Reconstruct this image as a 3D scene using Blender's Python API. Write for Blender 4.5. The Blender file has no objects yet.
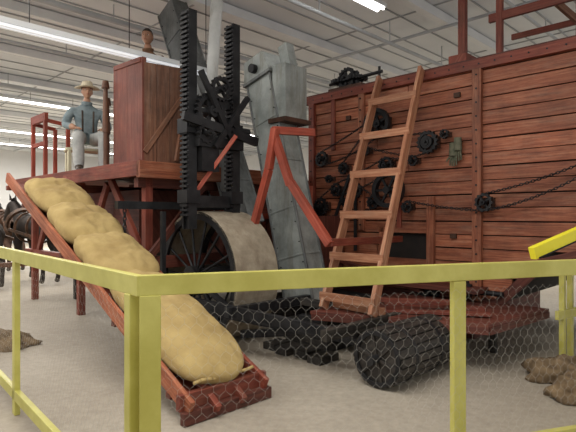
import bpy, bmesh, math, random
from mathutils import Vector, Matrix, noise
random.seed(7)
S=math.sqrt(0.5)
def W(u,v,z): return Vector((S*(v-u), S*(v+u), z))
U=Vector((-S,S,0)); V=Vector((S,S,0)); Z=Vector((0,0,1))
scene=bpy.context.scene
try: scene.view_settings.view_transform='Standard'
except Exception: pass

# ---------------------------------------------------------------- materials
def newmat(name):
    m=bpy.data.materials.new(name); m.use_nodes=True
    nt=m.node_tree; b=nt.nodes['Principled BSDF']; return m,nt,b
def ramp(nt,fac,stops):
    r=nt.nodes.new('ShaderNodeValToRGB')
    e=r.color_ramp.elements
    while len(e)<len(stops): e.new(0.5)
    for i,(p,c) in enumerate(stops):
        e[i].position=p; e[i].color=(c[0],c[1],c[2],1)
    nt.links.new(fac,r.inputs[0]); return r.outputs[0]
def mult(nt,a,b,fac=1.0,mode='MULTIPLY'):
    m=nt.nodes.new('ShaderNodeMix'); m.data_type='RGBA'; m.blend_type=mode
    if isinstance(fac,float): m.inputs[0].default_value=fac
    else: nt.links.new(fac,m.inputs[0])
    for s,i in ((a,6),(b,7)):
        if isinstance(s,tuple): m.inputs[i].default_value=(*s,1)
        else: nt.links.new(s,m.inputs[i])
    return m.outputs[2]
def noise_n(nt,vec,scale,detail=5,rough=0.6):
    n=nt.nodes.new('ShaderNodeTexNoise'); n.inputs['Scale'].default_value=scale
    n.inputs['Detail'].default_value=detail; n.inputs['Roughness'].default_value=rough
    if vec is not None: nt.links.new(vec,n.inputs['Vector'])
    return n.outputs[0]
def bump(nt,b,h,strength=0.3,dist=0.01):
    bn=nt.nodes.new('ShaderNodeBump'); bn.inputs['Strength'].default_value=strength
    bn.inputs['Distance'].default_value=dist
    nt.links.new(h,bn.inputs['Height']); nt.links.new(bn.outputs[0],b.inputs['Normal'])
def wood(name,dark,mid,light,rough=0.6,wear=(0.3,0.22,0.17),wearamt=0.55,tintlo=0.7,grime=0.6):
    m,nt,b=newmat(name)
    tc=nt.nodes.new('ShaderNodeTexCoord')
    mp=nt.nodes.new('ShaderNodeMapping'); mp.inputs['Scale'].default_value=(1.2,22,1)
    nt.links.new(tc.outputs['UV'],mp.inputs[0])
    n=noise_n(nt,mp.outputs[0],1.6,7,0.72)
    c=ramp(nt,n,[(0.34,dark),(0.5,mid),(0.66,light)])
    mp2=nt.nodes.new('ShaderNodeMapping'); mp2.inputs['Scale'].default_value=(0.6,3.5,1)
    nt.links.new(tc.outputs['UV'],mp2.inputs[0])
    n2=noise_n(nt,mp2.outputs[0],2.4,8,0.75)
    f=ramp(nt,n2,[(0.50,(0,0,0)),(0.74,(wearamt,)*3)])
    c=mult(nt,c,wear,f,'MIX')
    n3=noise_n(nt,tc.outputs['Object'],1.3,7,0.7)
    g=ramp(nt,n3,[(0.36,(grime,)*3),(0.58,(1,)*3)])
    c=mult(nt,c,g)
    at=nt.nodes.new('ShaderNodeAttribute'); at.attribute_name='tint'
    t=ramp(nt,at.outputs['Fac'],[(0,(tintlo,)*3),(1,(1.0,)*3)])
    c=mult(nt,c,t)
    nt.links.new(c,b.inputs['Base Color']); b.inputs['Roughness'].default_value=rough
    bump(nt,b,n,0.4,0.006)
    return m
def metal(name,c1,c2,rough=0.45,met=0.6,scale=4,bs=0.15,rust=None):
    m,nt,b=newmat(name)
    tc=nt.nodes.new('ShaderNodeTexCoord')
    n=noise_n(nt,tc.outputs['Object'],scale,7,0.65)
    c=ramp(nt,n,[(0.35,c1),(0.65,c2)])
    if rust:
        mp=nt.nodes.new('ShaderNodeMapping'); mp.inputs['Scale'].default_value=(7,7,0.9)
        nt.links.new(tc.outputs['Object'],mp.inputs[0])
        n2=noise_n(nt,mp.outputs[0],1.3,8,0.75); f=ramp(nt,n2,[(0.5,(0,0,0)),(0.7,(0.8,)*3)])
        c=mult(nt,c,rust,f,'MIX')
    nt.links.new(c,b.inputs['Base Color']); b.inputs['Roughness'].default_value=rough
    b.inputs['Metallic'].default_value=met
    bump(nt,b,n,bs,0.01); return m
def matte(name,c1,c2,scale=6,rough=0.85,bs=0.2,bscale=None,bd=0.01):
    m,nt,b=newmat(name)
    tc=nt.nodes.new('ShaderNodeTexCoord')
    n=noise_n(nt,tc.outputs['Object'],scale,7,0.6)
    c=ramp(nt,n,[(0.35,c1),(0.65,c2)])
    nt.links.new(c,b.inputs['Base Color']); b.inputs['Roughness'].default_value=rough
    h=n if bscale is None else noise_n(nt,tc.outputs['Object'],bscale,4,0.6)
    bump(nt,b,h,bs,bd); return m
def emit(name,col,s):
    m,nt,b=newmat(name); b.inputs['Emission Color'].default_value=(*col,1)
    b.inputs['Emission Strength'].default_value=s; b.inputs['Base Color'].default_value=(*col,1); return m

M_plank=wood('barn_red_planks',(0.20,0.052,0.024),(0.40,0.118,0.054),(0.58,0.225,0.115),wear=(0.55,0.34,0.23))
M_red=wood('red_painted_timber',(0.16,0.027,0.015),(0.28,0.055,0.030),(0.37,0.10,0.058),wear=(0.38,0.19,0.115))
M_bright=wood('bright_red_timber',(0.30,0.04,0.018),(0.43,0.07,0.035),(0.54,0.13,0.075),wearamt=0.3)
M_dkred=wood('dark_maroon_boards',(0.08,0.019,0.011),(0.15,0.034,0.020),(0.22,0.064,0.040),wear=(0.24,0.12,0.075),wearamt=0.35)
M_tank=wood('tank_maroon_boards',(0.15,0.032,0.019),(0.24,0.060,0.036),(0.31,0.095,0.06),wear=(0.34,0.17,0.11),wearamt=0.4,tintlo=0.8)
M_ladder=wood('worn_ladder_timber',(0.33,0.12,0.058),(0.49,0.205,0.105),(0.66,0.35,0.20),wear=(0.6,0.42,0.29),grime=0.8)
M_brown=wood('brown_wood',(0.10,0.040,0.02),(0.20,0.080,0.040),(0.30,0.14,0.078))
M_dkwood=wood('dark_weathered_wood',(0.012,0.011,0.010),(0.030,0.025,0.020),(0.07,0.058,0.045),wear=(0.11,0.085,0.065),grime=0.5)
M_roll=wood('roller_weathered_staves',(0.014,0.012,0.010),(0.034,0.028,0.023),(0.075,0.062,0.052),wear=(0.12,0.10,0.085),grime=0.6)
M_shade=matte('hull_shade_backing',(0.008,0.006,0.005),(0.018,0.012,0.009))  # near-black backing; shade of the hatch and underside put into the colour
M_iron=metal('dark_iron',(0.010,0.010,0.012),(0.034,0.034,0.036),0.5,0.5)
M_rust=metal('rusty_iron',(0.04,0.02,0.012),(0.10,0.045,0.028),0.7,0.3)
M_galv=metal('galvanised_sheet',(0.21,0.235,0.225),(0.38,0.405,0.39),0.45,0.2,3.5,rust=(0.18,0.17,0.135))
M_galvd=metal('dull_galvanised_sheet',(0.11,0.12,0.12),(0.23,0.24,0.24),0.5,0.25,3,rust=(0.08,0.07,0.055))
M_pale=metal('pale_sheet_metal',(0.50,0.51,0.50),(0.66,0.66,0.64),0.5,0.1,2,rust=(0.35,0.34,0.3))
M_tread=metal('worn_steel_tread',(0.26,0.215,0.155),(0.42,0.36,0.27),0.6,0.1,5,rust=(0.22,0.16,0.11))
M_yellow=matte('yellow_fence_paint',(0.46,0.42,0.085),(0.60,0.56,0.15),3.5,0.42,0.12,40,0.003)
M_yellow2=matte('bright_yellow_paint',(0.80,0.70,0.02),(0.90,0.80,0.04),3,0.4,0.05)
M_burlap=matte('burlap_sack_cloth',(0.36,0.25,0.095),(0.51,0.375,0.155),3.5,0.95,0.6,110,0.005)
M_rag=matte('brown_burlap_rag',(0.10,0.065,0.035),(0.26,0.18,0.10),9,0.95,0.5,80,0.006)
M_wire=matte('galvanised_wire',(0.42,0.40,0.35),(0.55,0.53,0.48),4,0.5,0)
M_skin=matte('mannequin_skin',(0.42,0.22,0.14),(0.50,0.28,0.18),8,0.5,0.05)
M_skin2=matte('tan_mannequin_skin',(0.36,0.18,0.11),(0.44,0.23,0.14),8,0.5,0.05)
M_shirt=matte('blue_grey_shirt',(0.16,0.21,0.23),(0.28,0.34,0.36),9,0.9,0.5)
M_pants=matte('pale_grey_trousers',(0.34,0.35,0.34),(0.5,0.50,0.48),9,0.9,0.5)
M_shirt2=matte('brown_shirt',(0.12,0.06,0.03),(0.2,0.1,0.05),9,0.9,0.3)
M_boot=matte('leather_boots',(0.03,0.018,0.01),(0.07,0.04,0.022),9,0.5,0.2)
M_straw=matte('straw_hat_weave',(0.58,0.50,0.35),(0.74,0.66,0.50),40,0.8,0.5)
M_band=matte('hat_band',(0.03,0.02,0.015),(0.05,0.03,0.02))
M_hair=matte('dark_hair',(0.015,0.01,0.007),(0.04,0.025,0.015),60,0.6,0.4)
M_eye=matte('eye_white',(0.7,0.68,0.62),(0.75,0.73,0.7),5,0.2,0)
M_pupil=matte('eye_iris',(0.02,0.012,0.01),(0.03,0.02,0.01),5,0.2,0)
M_lip=matte('lips',(0.32,0.1,0.07),(0.36,0.12,0.09),5,0.5,0)
M_hblack=matte('black_horse_coat',(0.012,0.008,0.006),(0.035,0.022,0.015),4,0.75,0.05)
M_hbrown=matte('dark_bay_horse_coat',(0.045,0.020,0.010),(0.11,0.052,0.025),4,0.75,0.05)
M_mane=matte('horse_mane',(0.008,0.007,0.006),(0.03,0.022,0.016),50,0.8,0.5)
M_hoof=matte('hoof_horn',(0.05,0.04,0.03),(0.1,0.08,0.06))
M_leather=matte('harness_leather',(0.03,0.015,0.008),(0.12,0.055,0.024),10,0.6,0.2)
M_cream=matte('cream_cloth',(0.55,0.50,0.34),(0.66,0.62,0.44))
M_green=matte('old_work_gloves',(0.07,0.08,0.05),(0.16,0.15,0.10),15)
M_fix=matte('fixture_white_enamel',(0.70,0.72,0.74),(0.78,0.80,0.81),2,0.4,0.02)
M_tube=emit('fluorescent_tube',(1.0,0.98,0.94),7)
M_offtube=emit('unlit_tube_glow',(0.95,0.97,1.0),0.35)  # these tubes are off; a weak glow is added to keep them white

# ---------------------------------------------------------------- builder
def root(name,loc=(0,0,0)):
    e=bpy.data.objects.new(name,None); e.location=loc; e.empty_display_size=0.2
    scene.collection.objects.link(e); return e
def par(o,p):
    if p is None: return
    o.parent=p; o.matrix_parent_inverse=Matrix.Translation(-Vector(p.location))
class B:
    def __init__(s,name,parent=None,xf=None):
        s.name=name; s.parent=parent; s.bm=bmesh.new(); s.mats=[]
        s.uv=s.bm.loops.layers.uv.new('UVMap'); s.tl=s.bm.loops.layers.color.new('tint'); s.xf=xf
    def add(s,vs,fs,mat,ld=None,smooth=False,tint=None):
        if mat not in s.mats: s.mats.append(mat)
        mi=s.mats.index(mat)
        t=random.random() if tint is None else tint
        o=random.random()*30
        if ld is None: ld=Z
        ld=Vector(ld).normalized()
        bv=[s.bm.verts.new(Vector(v) if s.xf is None else s.xf@Vector(v)) for v in vs]
        for f in fs:
            try: fc=s.bm.faces.new([bv[i] for i in f])
            except ValueError: continue
            fc.material_index=mi; fc.smooth=smooth; fc.normal_update()
            n=fc.normal; ot=n.cross(ld)
            if ot.length<0.2: ot=n.orthogonal()
            ot.normalize()
            for l in fc.loops:
                l[s.uv].uv=(l.vert.co.dot(ld)+o, l.vert.co.dot(ot)+o*0.37)
                l[s.tl]=(t,t,t,1)
    def hexa(s,p,mat,ld=None,**k):
        s.add(p,[(0,3,2,1),(4,5,6,7),(0,1,5,4),(1,2,6,5),(2,3,7,6),(3,0,4,7)],mat,ld,**k)
    def box(s,u,v,z,mat,ld=None,**k):   # ranges in machine axes
        (u0,u1),(v0,v1),(z0,z1)=u,v,z
        if ld is None:
            L=[(abs(u1-u0),U),(abs(v1-v0),V),(abs(z1-z0),Z)]; ld=max(L,key=lambda q:q[0])[1]
        s.hexa([W(u0,v0,z0),W(u1,v0,z0),W(u1,v1,z0),W(u0,v1,z0),W(u0,v0,z1),W(u1,v0,z1),W(u1,v1,z1),W(u0,v1,z1)],mat,ld,**k)
    def beam(s,a,b,w,h,mat,side=None,w2=None,h2=None,**k):
        a=Vector(a); b=Vector(b); d=(b-a).normalized()
        if side is None: side=d.cross(Z) if abs(d.z)<0.95 else d.cross(U)
        side=Vector(side); side=(side-d*side.dot(d)).normalized(); up=side.cross(d).normalized()
        w2=w if w2 is None else w2; h2=h if h2 is None else h2
        p=[a+side*x*w/2+up*y*h/2 for x,y in((-1,-1),(1,-1),(1,1),(-1,1))]
        q=[b+side*x*w2/2+up*y*h2/2 for x,y in((-1,-1),(1,-1),(1,1),(-1,1))]
        s.hexa(p+q,mat,d,**k)
    def cyl(s,a,b,r,mat,r2=None,seg=20,smooth=True,caps=True,capmat=None):
        a=Vector(a); b=Vector(b); d=(b-a).normalized(); e=d.orthogonal().normalized(); g=d.cross(e)
        r2=r if r2 is None else r2
        A=[a+(e*math.cos(t)+g*math.sin(t))*r for t in [2*math.pi*i/seg for i in range(seg)]]
        Bp=[b+(e*math.cos(t)+g*math.sin(t))*r2 for t in [2*math.pi*i/seg for i in range(seg)]]
        t=random.random()
        s.add(A+Bp,[(i,(i+1)%seg,seg+(i+1)%seg,seg+i) for i in range(seg)],mat,d,smooth,t)
        if caps:
            s.add(A,[tuple(range(seg))],capmat or mat,e,False,t); s.add(Bp,[tuple(range(seg))],capmat or mat,e,False,t)
    def path(s,pts,r,mat,seg=8):
        for a,b in zip(pts[:-1],pts[1:]): s.cyl(a,b,r,mat,seg=seg)
    def ring(s,c,ax,ro,ri,w,mat,seg=48,teeth=0,td=0.02,smooth=False):
        c=Vector(c); ax=Vector(ax).normalized(); e=ax.orthogonal().normalized(); g=ax.cross(e)
        if teeth: seg=teeth*4
        vs=[]
        for k in (-w/2,w/2):
            for rr,o in ((ro,1),(ri,0)):
                for i in range(seg):
                    r=rr
                    if teeth and o and i%4 in(2,3): r=rr-td
                    t=2*math.pi*i/seg
                    vs.append(c+ax*k+(e*math.cos(t)+g*math.sin(t))*r)
        fs=[]
        for i in range(seg):
            j=(i+1)%seg
            fs+=[(i,j,seg+j,seg+i),(2*seg+i,3*seg+i,3*seg+j,2*seg+j),(i,2*seg+i,2*seg+j,j),(seg+i,seg+j,3*seg+j,3*seg+i)]
        s.add(vs,fs,mat,e,smooth)
    def gear(s,c,r,mat=None,w=0.04,teeth=14,spokes=5,ax=V):
        mat=mat or M_iron; c=Vector(c); ax=Vector(ax).normalized(); e=ax.orthogonal().normalized(); g=ax.cross(e)
        s.ring(c,ax,r,r*0.68,w,mat,teeth=teeth,td=r*0.13)
        s.cyl(c-ax*w*1.3,c+ax*w*1.3,r*0.3,mat,seg=14)
        for i in range(spokes):
            t=2*math.pi*i/spokes; d=e*math.cos(t)+g*math.sin(t)
            s.beam(c+d*r*0.2,c+d*r*0.78,w*0.6,r*0.2,mat,side=ax)
        s.cyl(c-ax*w*2,c+ax*0.12,r*0.12,mat,seg=10)
    def finish(s,bevel=0,smooth=None):
        bmesh.ops.recalc_face_normals(s.bm,faces=s.bm.faces[:])
        me=bpy.data.meshes.new(s.name)
        n=len(s.bm.verts); c=Vector((0,0,0))
        if n:
            mn=Vector([min(v.co[i] for v in s.bm.verts) for i in range(3)]); mx=Vector([max(v.co[i] for v in s.bm.verts) for i in range(3)])
            c=(mn+mx)/2; c.z=mn.z
        for v in s.bm.verts: v.co-=c
        s.bm.to_mesh(me); s.bm.free()
        for m in s.mats: me.materials.append(m)
        o=bpy.data.objects.new(s.name,me); o.location=c; scene.collection.objects.link(o)
        if bevel:
            bv=o.modifiers.new('bevel','BEVEL'); bv.width=bevel; bv.segments=2; bv.limit_method='ANGLE'
        if s.parent is not None:
            o.parent=s.parent; o.matrix_parent_inverse=Matrix.Translation(-Vector(s.parent.location))
        return o

def chain(b,a,c,sag=0.0,link=0.05,mat=None,r=0.006,wd=0.014):
    mat=mat or M_iron; a=Vector(a); c=Vector(c); L=(c-a).length; n=max(2,int(L/(link*0.72)))
    pts=[a.lerp(c,i/n)+Vector((0,0,-sag*4*(i/n)*(1-i/n))) for i in range(n+1)]
    for i in range(n):
        m=(pts[i]+pts[i+1])/2; d=(pts[i+1]-pts[i]).normalized()
        sd=d.cross(V) if i%2 else V; sd=(sd-d*sd.dot(d)).normalized(); nn=d.cross(sd)
        loop=[m+d*math.cos(t)*link*0.5+sd*math.sin(t)*wd for t in [2*math.pi*k/8 for k in range(8)]]
        vs=[];fs=[]
        for k in range(8):
            o=(loop[k]-m).normalized()
            vs+= [loop[k]+o*r,loop[k]+nn*r,loop[k]-o*r,loop[k]-nn*r]
        for k in range(8):
            for j in range(4):
                fs.append((k*4+j,k*4+(j+1)%4,((k+1)%8)*4+(j+1)%4,((k+1)%8)*4+j))
        b.add(vs,fs,mat,d,True)

# ---------------------------------------------------------------- room
def plane(name,pts,mat):
    b=B(name); b.add(pts,[(0,1,2,3)],mat,U); return b.finish()
mfl,nt,bb=newmat('dusty_concrete_floor')
tc=nt.nodes.new('ShaderNodeTexCoord')
n1=noise_n(nt,tc.outputs['Object'],0.7,8,0.65); n2=noise_n(nt,tc.outputs['Object'],14,6,0.7)
c1=ramp(nt,n1,[(0.3,(0.38,0.325,0.255)),(0.7,(0.51,0.45,0.365))]); c2=ramp(nt,n2,[(0.3,(0.74,)*3),(0.7,(1,)*3)])
nt.links.new(mult(nt,c1,c2),bb.inputs['Base Color']); bb.inputs['Roughness'].default_value=0.7; bump(nt,bb,n2,0.15,0.01)
plane('floor',[W(-6,-6,0),W(-6,20,0),W(30,20,0),W(30,-6,0)],mfl)
M_ceil=matte('ceiling_panel_white',(0.68,0.71,0.74),(0.78,0.81,0.84),0.5,0.6,0.03)
M_seam=matte('ceiling_seam_grey',(0.34,0.36,0.38),(0.42,0.44,0.46),2,0.7,0)
M_wall=matte('painted_wall',(0.66,0.66,0.65),(0.74,0.74,0.73),0.6,0.8,0.03)
M_pipe=matte('painted_steel_pipe',(0.40,0.42,0.44),(0.50,0.52,0.54),2,0.5,0)
CZ=5.2
plane('ceiling',[W(-6,-6,CZ),W(30,-6,CZ),W(30,20,CZ),W(-6,20,CZ)],M_ceil)
plane('wall_left',[W(30,-6,0),W(30,20,0),W(30,20,CZ),W(30,-6,CZ)],M_wall)
plane('wall_right',[W(-6,20,0),W(-6,20,CZ),W(30,20,CZ),W(30,20,0)],M_wall)
b=B('ceiling_trim_strips')
u=-3.0;i=0
while u<29.8:
    b.box((u,u+0.025),(-5,19.9),(CZ-0.02,CZ-0.002),M_seam)
    if i%4==0: b.box((u-0.05,u+0.09),(-5,19.9),(CZ-0.18,CZ-0.02),M_fix)
    u+=0.62;i+=1
for v in range(-4,20,3):
    b.box((-5,29.8),(v,v+0.03),(CZ-0.018,CZ-0.003),M_seam)
b.finish()
b=B('ceiling_pipes')
for uu,zc,r,v1 in((5.3,4.75,0.035,19.5),(8.3,4.9,0.05,19.5),(10.4,4.8,0.03,19.5),(14.2,4.85,0.06,19.5),(3.2,4.95,0.03,19.5)):
    b.cyl(W(uu,-3,zc),W(uu,v1,zc),r,M_pipe,seg=12)
    for q in range(-2,19,2): b.box((uu-0.008,uu+0.008),(q,q+0.016),(zc,CZ-0.02),M_pipe)
for vv,zc,r in((2.2,4.95,0.035),(8.6,5.0,0.03)):
    b.cyl(W(-3,vv,zc),W(29.5,vv,zc),r,M_pipe,seg=12)
b.finish()
b=B('baseboard_left'); b.box((29.95,29.99),(-6,20),(0,0.12),M_seam); b.finish()

def lamp(name,u,v0,v1,z,w=0.16,tube=None):
    tube=tube or M_tube
    r=root(name,W(u,(v0+v1)/2,z))
    b=B('housing',r); t=B('tubes',r); h=B('hanger_wires',r)
    b.box((u-w/2,u+w/2),(v0,v1),(z,z+0.06),M_fix)
    for q in(-w*0.27,w*0.27): t.box((u+q-0.016,u+q+0.016),(v0+0.03,v1-0.03),(z-0.035,z-0.003),tube)
    n=max(2,int((v1-v0)/1.2))
    for i in range(n+1):
        p=v0+0.1+(v1-v0-0.2)*i/n
        h.box((u-0.004,u+0.004),(p-0.004,p+0.004),(z+0.06,CZ),M_iron)
    b.finish();t.finish();h.finish()
lamp('fluorescent_light',5.92,0.6,4.35,3.55,0.13,M_offtube)
lamp('fluorescent_light',4.72,4.9,6.9,4.9,0.2)
lamp('fluorescent_light',16.0,0,14,4.9,0.2)
lamp('fluorescent_light',22.0,0,16,4.9,0.2)
lamp('fluorescent_light',26.0,0,16,4.9,0.2)

def area(name,loc,sx,sy,e,rot=(0,0,0),col=(1,0.97,0.92)):
    l=bpy.data.lights.new(name,'AREA'); l.shape='RECTANGLE'; l.size=sx; l.size_y=sy; l.energy=e; l.color=col
    o=bpy.data.objects.new(name,l); o.location=loc; o.rotation_euler=rot; scene.collection.objects.link(o); return o
R45=(0,0,math.radians(45))
area('ceiling_light_front',W(2.0,1.0,4.7),3,4,190,R45)
area('ceiling_light_left',W(7.5,-0.3,4.7),3,4,200,R45)
area('ceiling_light_rear',W(13,4,4.7),6,6,420,R45)
area('ceiling_light_back',W(22,8,4.7),8,8,1300,R45)
area('ceiling_light_far_right',W(5,13,4.7),6,6,350,R45)
w=bpy.data.worlds.new('hall_ambient'); scene.world=w; w.use_nodes=True
bg=w.node_tree.nodes['Background']; bg.inputs[0].default_value=(1.0,0.98,0.96,1); bg.inputs[1].default_value=0.86

# ---------------------------------------------------------------- fence
fence=root('yellow_safety_fence',Vector((-0.64,2.17,0)))
b=B('rails_and_posts',fence)
C=Vector((-0.645,2.17,0)); L1=Vector((-2.06,3.79,0)); R1=Vector((0.904,2.66,0))
dl=(L1-C).normalized(); dr=(R1-C).normalized()
nl=dl.cross(Z).normalized(); nr=dr.cross(Z).normalized()
ZT=1.243
def zz(p,z): return Vector((p.x,p.y,z))
b.beam(zz(C-dl*0.02,ZT-0.045),zz(C+dl*6.5,ZT-0.045),0.04,0.09,M_yellow)
b.beam(zz(C-dr*0.01,ZT-0.045),zz(C+dr*4.6,ZT-0.035),0.04,0.09,M_yellow)
b.beam(zz(C+dl*0.05,0.15),zz(C+dl*6.5,0.15),0.04,0.08,M_yellow)
b.beam(zz(C+dr*0.05,0.24),zz(C+dr*4.6,0.24),0.04,0.08,M_yellow)
def post(p,d,w=0.08,t=0.04,off=0.0,top=ZT-0.088):
    n=d.cross(Z).normalized(); q=p+n*off
    b.beam(zz(q,0.0),zz(q,top),w,t,M_yellow,side=d)
post(C+dl*0.075,dl,0.06,0.05)
post(C+dr*0.045,dr,0.09,0.05)
Ld=(L1-C).length; Rd=(R1-C).length
post(C+dl*Ld,dl,0.075,0.04); post(C+dl*(Ld+2.1),dl); post(C+dl*(Ld+4.2),dl)
post(C+dr*Rd,dr,0.075,0.04); post(C+dr*(Rd+1.45),dr); post(C+dr*(Rd+2.9),dr)
b.finish(bevel=0.004)
def hexwire(name,P,d,L,z0,z1,parent,n):
    vs=[];fs=[];cw=0.052;ch=0.045;r=0.00042
    def edge(a,c):
        A=P+d*a[0]+Z*a[1]; Cc=P+d*c[0]+Z*c[1]; k=len(vs)
        dd=(Cc-A).normalized(); s1=dd.cross(n).normalized()*r; s2=n*r
        o=[s1,-s1*0.5+s2*0.87,-s1*0.5-s2*0.87]
        for q in (A,Cc):
            for w_ in o: vs.append(q+w_)
        for i in range(3): fs.append((k+i,k+(i+1)%3,k+3+(i+1)%3,k+3+i))
    nr_=int((z1-z0)/ch); nc=int(L/cw)
    for j in range(nr_):
        z=z0+j*ch
        for i in range(nc):
            x=i*cw+(cw/2 if j%2 else 0)
            w1=0.004*math.sin(x*9+z*5)
            edge((x+w1,z),(x+w1,z+ch*0.5))
            edge((x+w1,z+ch*0.5),(x+cw/2,z+ch)); edge((x+w1,z+ch*0.5),(x-cw/2,z+ch))
    me=bpy.data.meshes.new(name); me.from_pydata([tuple(v) for v in vs],[],fs); me.materials.append(M_wire)
    o=bpy.data.objects.new(name,me); scene.collection.objects.link(o); par(o,parent)
hexwire('chicken_wire_left',zz(C,0)+nl*0.024+dl*0.06,dl,4.6,0.17,ZT-0.1,fence,nl)
hexwire('chicken_wire_right',zz(C,0)+nr*0.024+dr*0.06,dr,3.2,0.26,ZT-0.1,fence,nr)

hr=root('yellow_stair_handrail',Vector((2.1,3.5,0)))
b=B('sloping_rail',hr)
b.beam(Vector((1.66,3.40,1.245)),Vector((2.9,3.85,1.66)),0.05,0.085,M_yellow2)
b.beam(Vector((1.70,3.385,1.215)),Vector((2.9,3.82,1.62)),0.006,0.012,M_iron)
b.beam(Vector((2.8,3.82,0)),Vector((2.8,3.82,1.60)),0.07,0.05,M_yellow2)
b.finish(bevel=0.004)
bf=root('yellow_barrier',Vector((3.2,5.5,0)))
b=B('rails_and_posts',bf)
for (x,y) in((2.80,5.1),(3.02,5.35),(4.0,6.0)):
    b.beam(Vector((x,y,0)),Vector((x,y,1.05)),0.07,0.05,M_yellow)
b.beam(Vector((2.7,5.02,1.0)),Vector((4.6,6.3,1.0)),0.04,0.09,M_yellow)
b.beam(Vector((2.7,5.02,0.5)),Vector((4.6,6.3,0.5)),0.04,0.09,M_yellow)
b.finish(bevel=0.004)

# ---------------------------------------------------------------- threshing machine
TM=root('combine_harvester',W(4,5.9,0))
VF=5.9
def umin(z):
    if z<0.97: return 2.4-(z-0.45)/0.52*0.5
    if z<1.3: return 1.9-(z-0.97)/0.33*1.1
    return 0.8
b=B('side_planks',TM)
st=0.165; z=0.45; k=0
while z<3.28:
    z1=min(z+st-0.013,3.30); ua,ub=umin(z),5.35
    cuts=[2.63] if ua<2.5 else []
    if k%3==0: cuts.append(4.1)
    if k%3==1: cuts.append(3.6)
    segs=[];prev=ua
    for c in sorted(cuts)+[ub]:
        segs.append((prev+0.003,c-0.003)); prev=c
    for s0,s1 in segs:
        parts=[(s0,s1)]
        if 0.93<z<1.2:
            parts=[]
            if s0<3.32: parts.append((s0,min(s1,3.32)))
            if s1>3.95: parts.append((max(s0,3.95),s1))
        for p0,p1 in parts:
            if p1-p0>0.02:
                jz=random.uniform(-0.003,0.003); jv=random.uniform(0,0.012)
                b.box((p0,p1),(VF-0.015-jv,VF+0.03),(z+jz,z1+jz),M_plank,U)
    z+=st;k+=1
b.finish(bevel=0.003)
b=B('hull',TM)
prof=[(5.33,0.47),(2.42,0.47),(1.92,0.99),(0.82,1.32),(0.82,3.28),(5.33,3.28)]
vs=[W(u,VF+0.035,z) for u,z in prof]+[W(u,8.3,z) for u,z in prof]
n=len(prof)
b.add(vs,[tuple(range(n)),tuple(range(n,2*n))]+[(i,(i+1)%n,n+(i+1)%n,n+i) for i in range(n)],M_shade,U)
b.finish()
b=B('frame_timbers',TM)
b.box((0.8,5.45),(VF-0.07,VF+0.05),(3.26,3.38),M_red)
b.box((0.8,5.45),(VF-0.03,8.3),(3.38,3.41),M_dkred)
b.box((2.58,2.69),(VF-0.085,VF-0.02),(0.40,3.26),M_plank)
b.box((5.25,5.36),(VF-0.085,VF-0.02),(0.42,3.26),M_red)
b.box((4.85,4.92),(VF-0.06,VF-0.02),(2.5,3.26),M_red)
b.box((0.95,1.06),(VF-0.085,VF-0.02),(1.3,3.26),M_plank)
b.box((2.4,5.4),(VF-0.06,VF-0.02),(0.40,0.52),M_dkred)
b.beam(W(2.42,VF-0.04,0.45),W(1.88,VF-0.04,1.0),0.05,0.11,M_dkred,side=V)
b.beam(W(1.9,VF-0.04,0.98),W(0.8,VF-0.04,1.31),0.05,0.11,M_dkred,side=V)
b.box((3.20,3.30),(VF-0.08,VF-0.02),(0.75,1.75),M_plank)
b.box((3.25,4.05),(VF-0.07,VF-0.02),(1.275,1.34),M_plank)
b.box((3.96,4.03),(VF-0.07,VF-0.02),(0.75,1.34),M_plank)
b.box((3.70,3.76),(VF-0.05,VF-0.02),(1.34,1.8),M_red)
b.box((4.3,4.4),(VF-0.07,VF-0.02),(1.3,3.26),M_plank)
b.box((3.3,3.97),(VF+0.0,VF+0.02),(0.93,1.28),M_shade)  # dark sheet standing in for the shade inside the opening
b.box((2.5,4.6),(VF-0.35,VF-0.05),(0.60,0.66),M_dkred)
b.beam(W(4.6,VF-0.2,0.85),W(3.3,VF-0.2,0.55),0.1,0.05,M_dkred)
for uu in(2.7,5.1):
    b.box((uu,uu+0.14),(VF,8.2),(0.0,0.45),M_dkred)
b.finish(bevel=0.004)
b=B('bolts',TM)
for uu in(2.635,5.305,4.35):
    for i in range(17):
        zc=0.55+i*0.165
        if uu==4.35 and zc<1.35: continue
        b.cyl(W(uu,VF-0.092,zc),W(uu,VF-0.08,zc),0.012,M_iron,seg=8)
for i in range(24):
    b.cyl(W(0.9+i*0.19,VF-0.078,3.32),W(0.9+i*0.19,VF-0.065,3.32),0.01,M_iron,seg=8)
b.finish()
b=B('sprockets_and_pulleys',TM)
vg=VF-0.13
G=[(5.04,2.37,.12,4),(4.0,2.77,.18,5),(3.25,2.44,.15,5),(3.88,2.19,.12,4),(4.39,1.87,.11,4),(4.76,1.89,.10,4),(5.06,1.64,.14,5),(4.09,1.69,.10,4),(2.52,1.66,.11,4),(3.25,0.49,.16,5),(4.62,2.2,.09,4),
   (3.46,2.22,.07,4),(4.58,1.70,.07,4),(4.22,2.42,.07,4),(3.55,1.62,.08,4),(3.02,2.52,.06,4),(4.9,2.06,.06,4)]
for (uu,zc,r,sp) in G: b.gear(W(uu,vg,zc),r,w=0.05,teeth=max(10,int(r*100)),spokes=sp)
b.ring(W(3.82,vg-0.04,1.85),V,0.24,0.18,0.08,M_iron,seg=40)
for i in range(6):
    t=math.pi*i/3; d=U*math.cos(t)+Z*math.sin(t); c=W(3.82,vg-0.04,1.85); b.beam(c,c+d*0.2,0.03,0.03,M_iron,side=V)
b.cyl(W(3.82,vg-0.1,1.85),W(3.82,VF,1.85),0.05,M_iron)
b.ring(W(4.0,vg-0.05,2.77),V,0.21,0.16,0.05,M_iron,seg=40)
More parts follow.
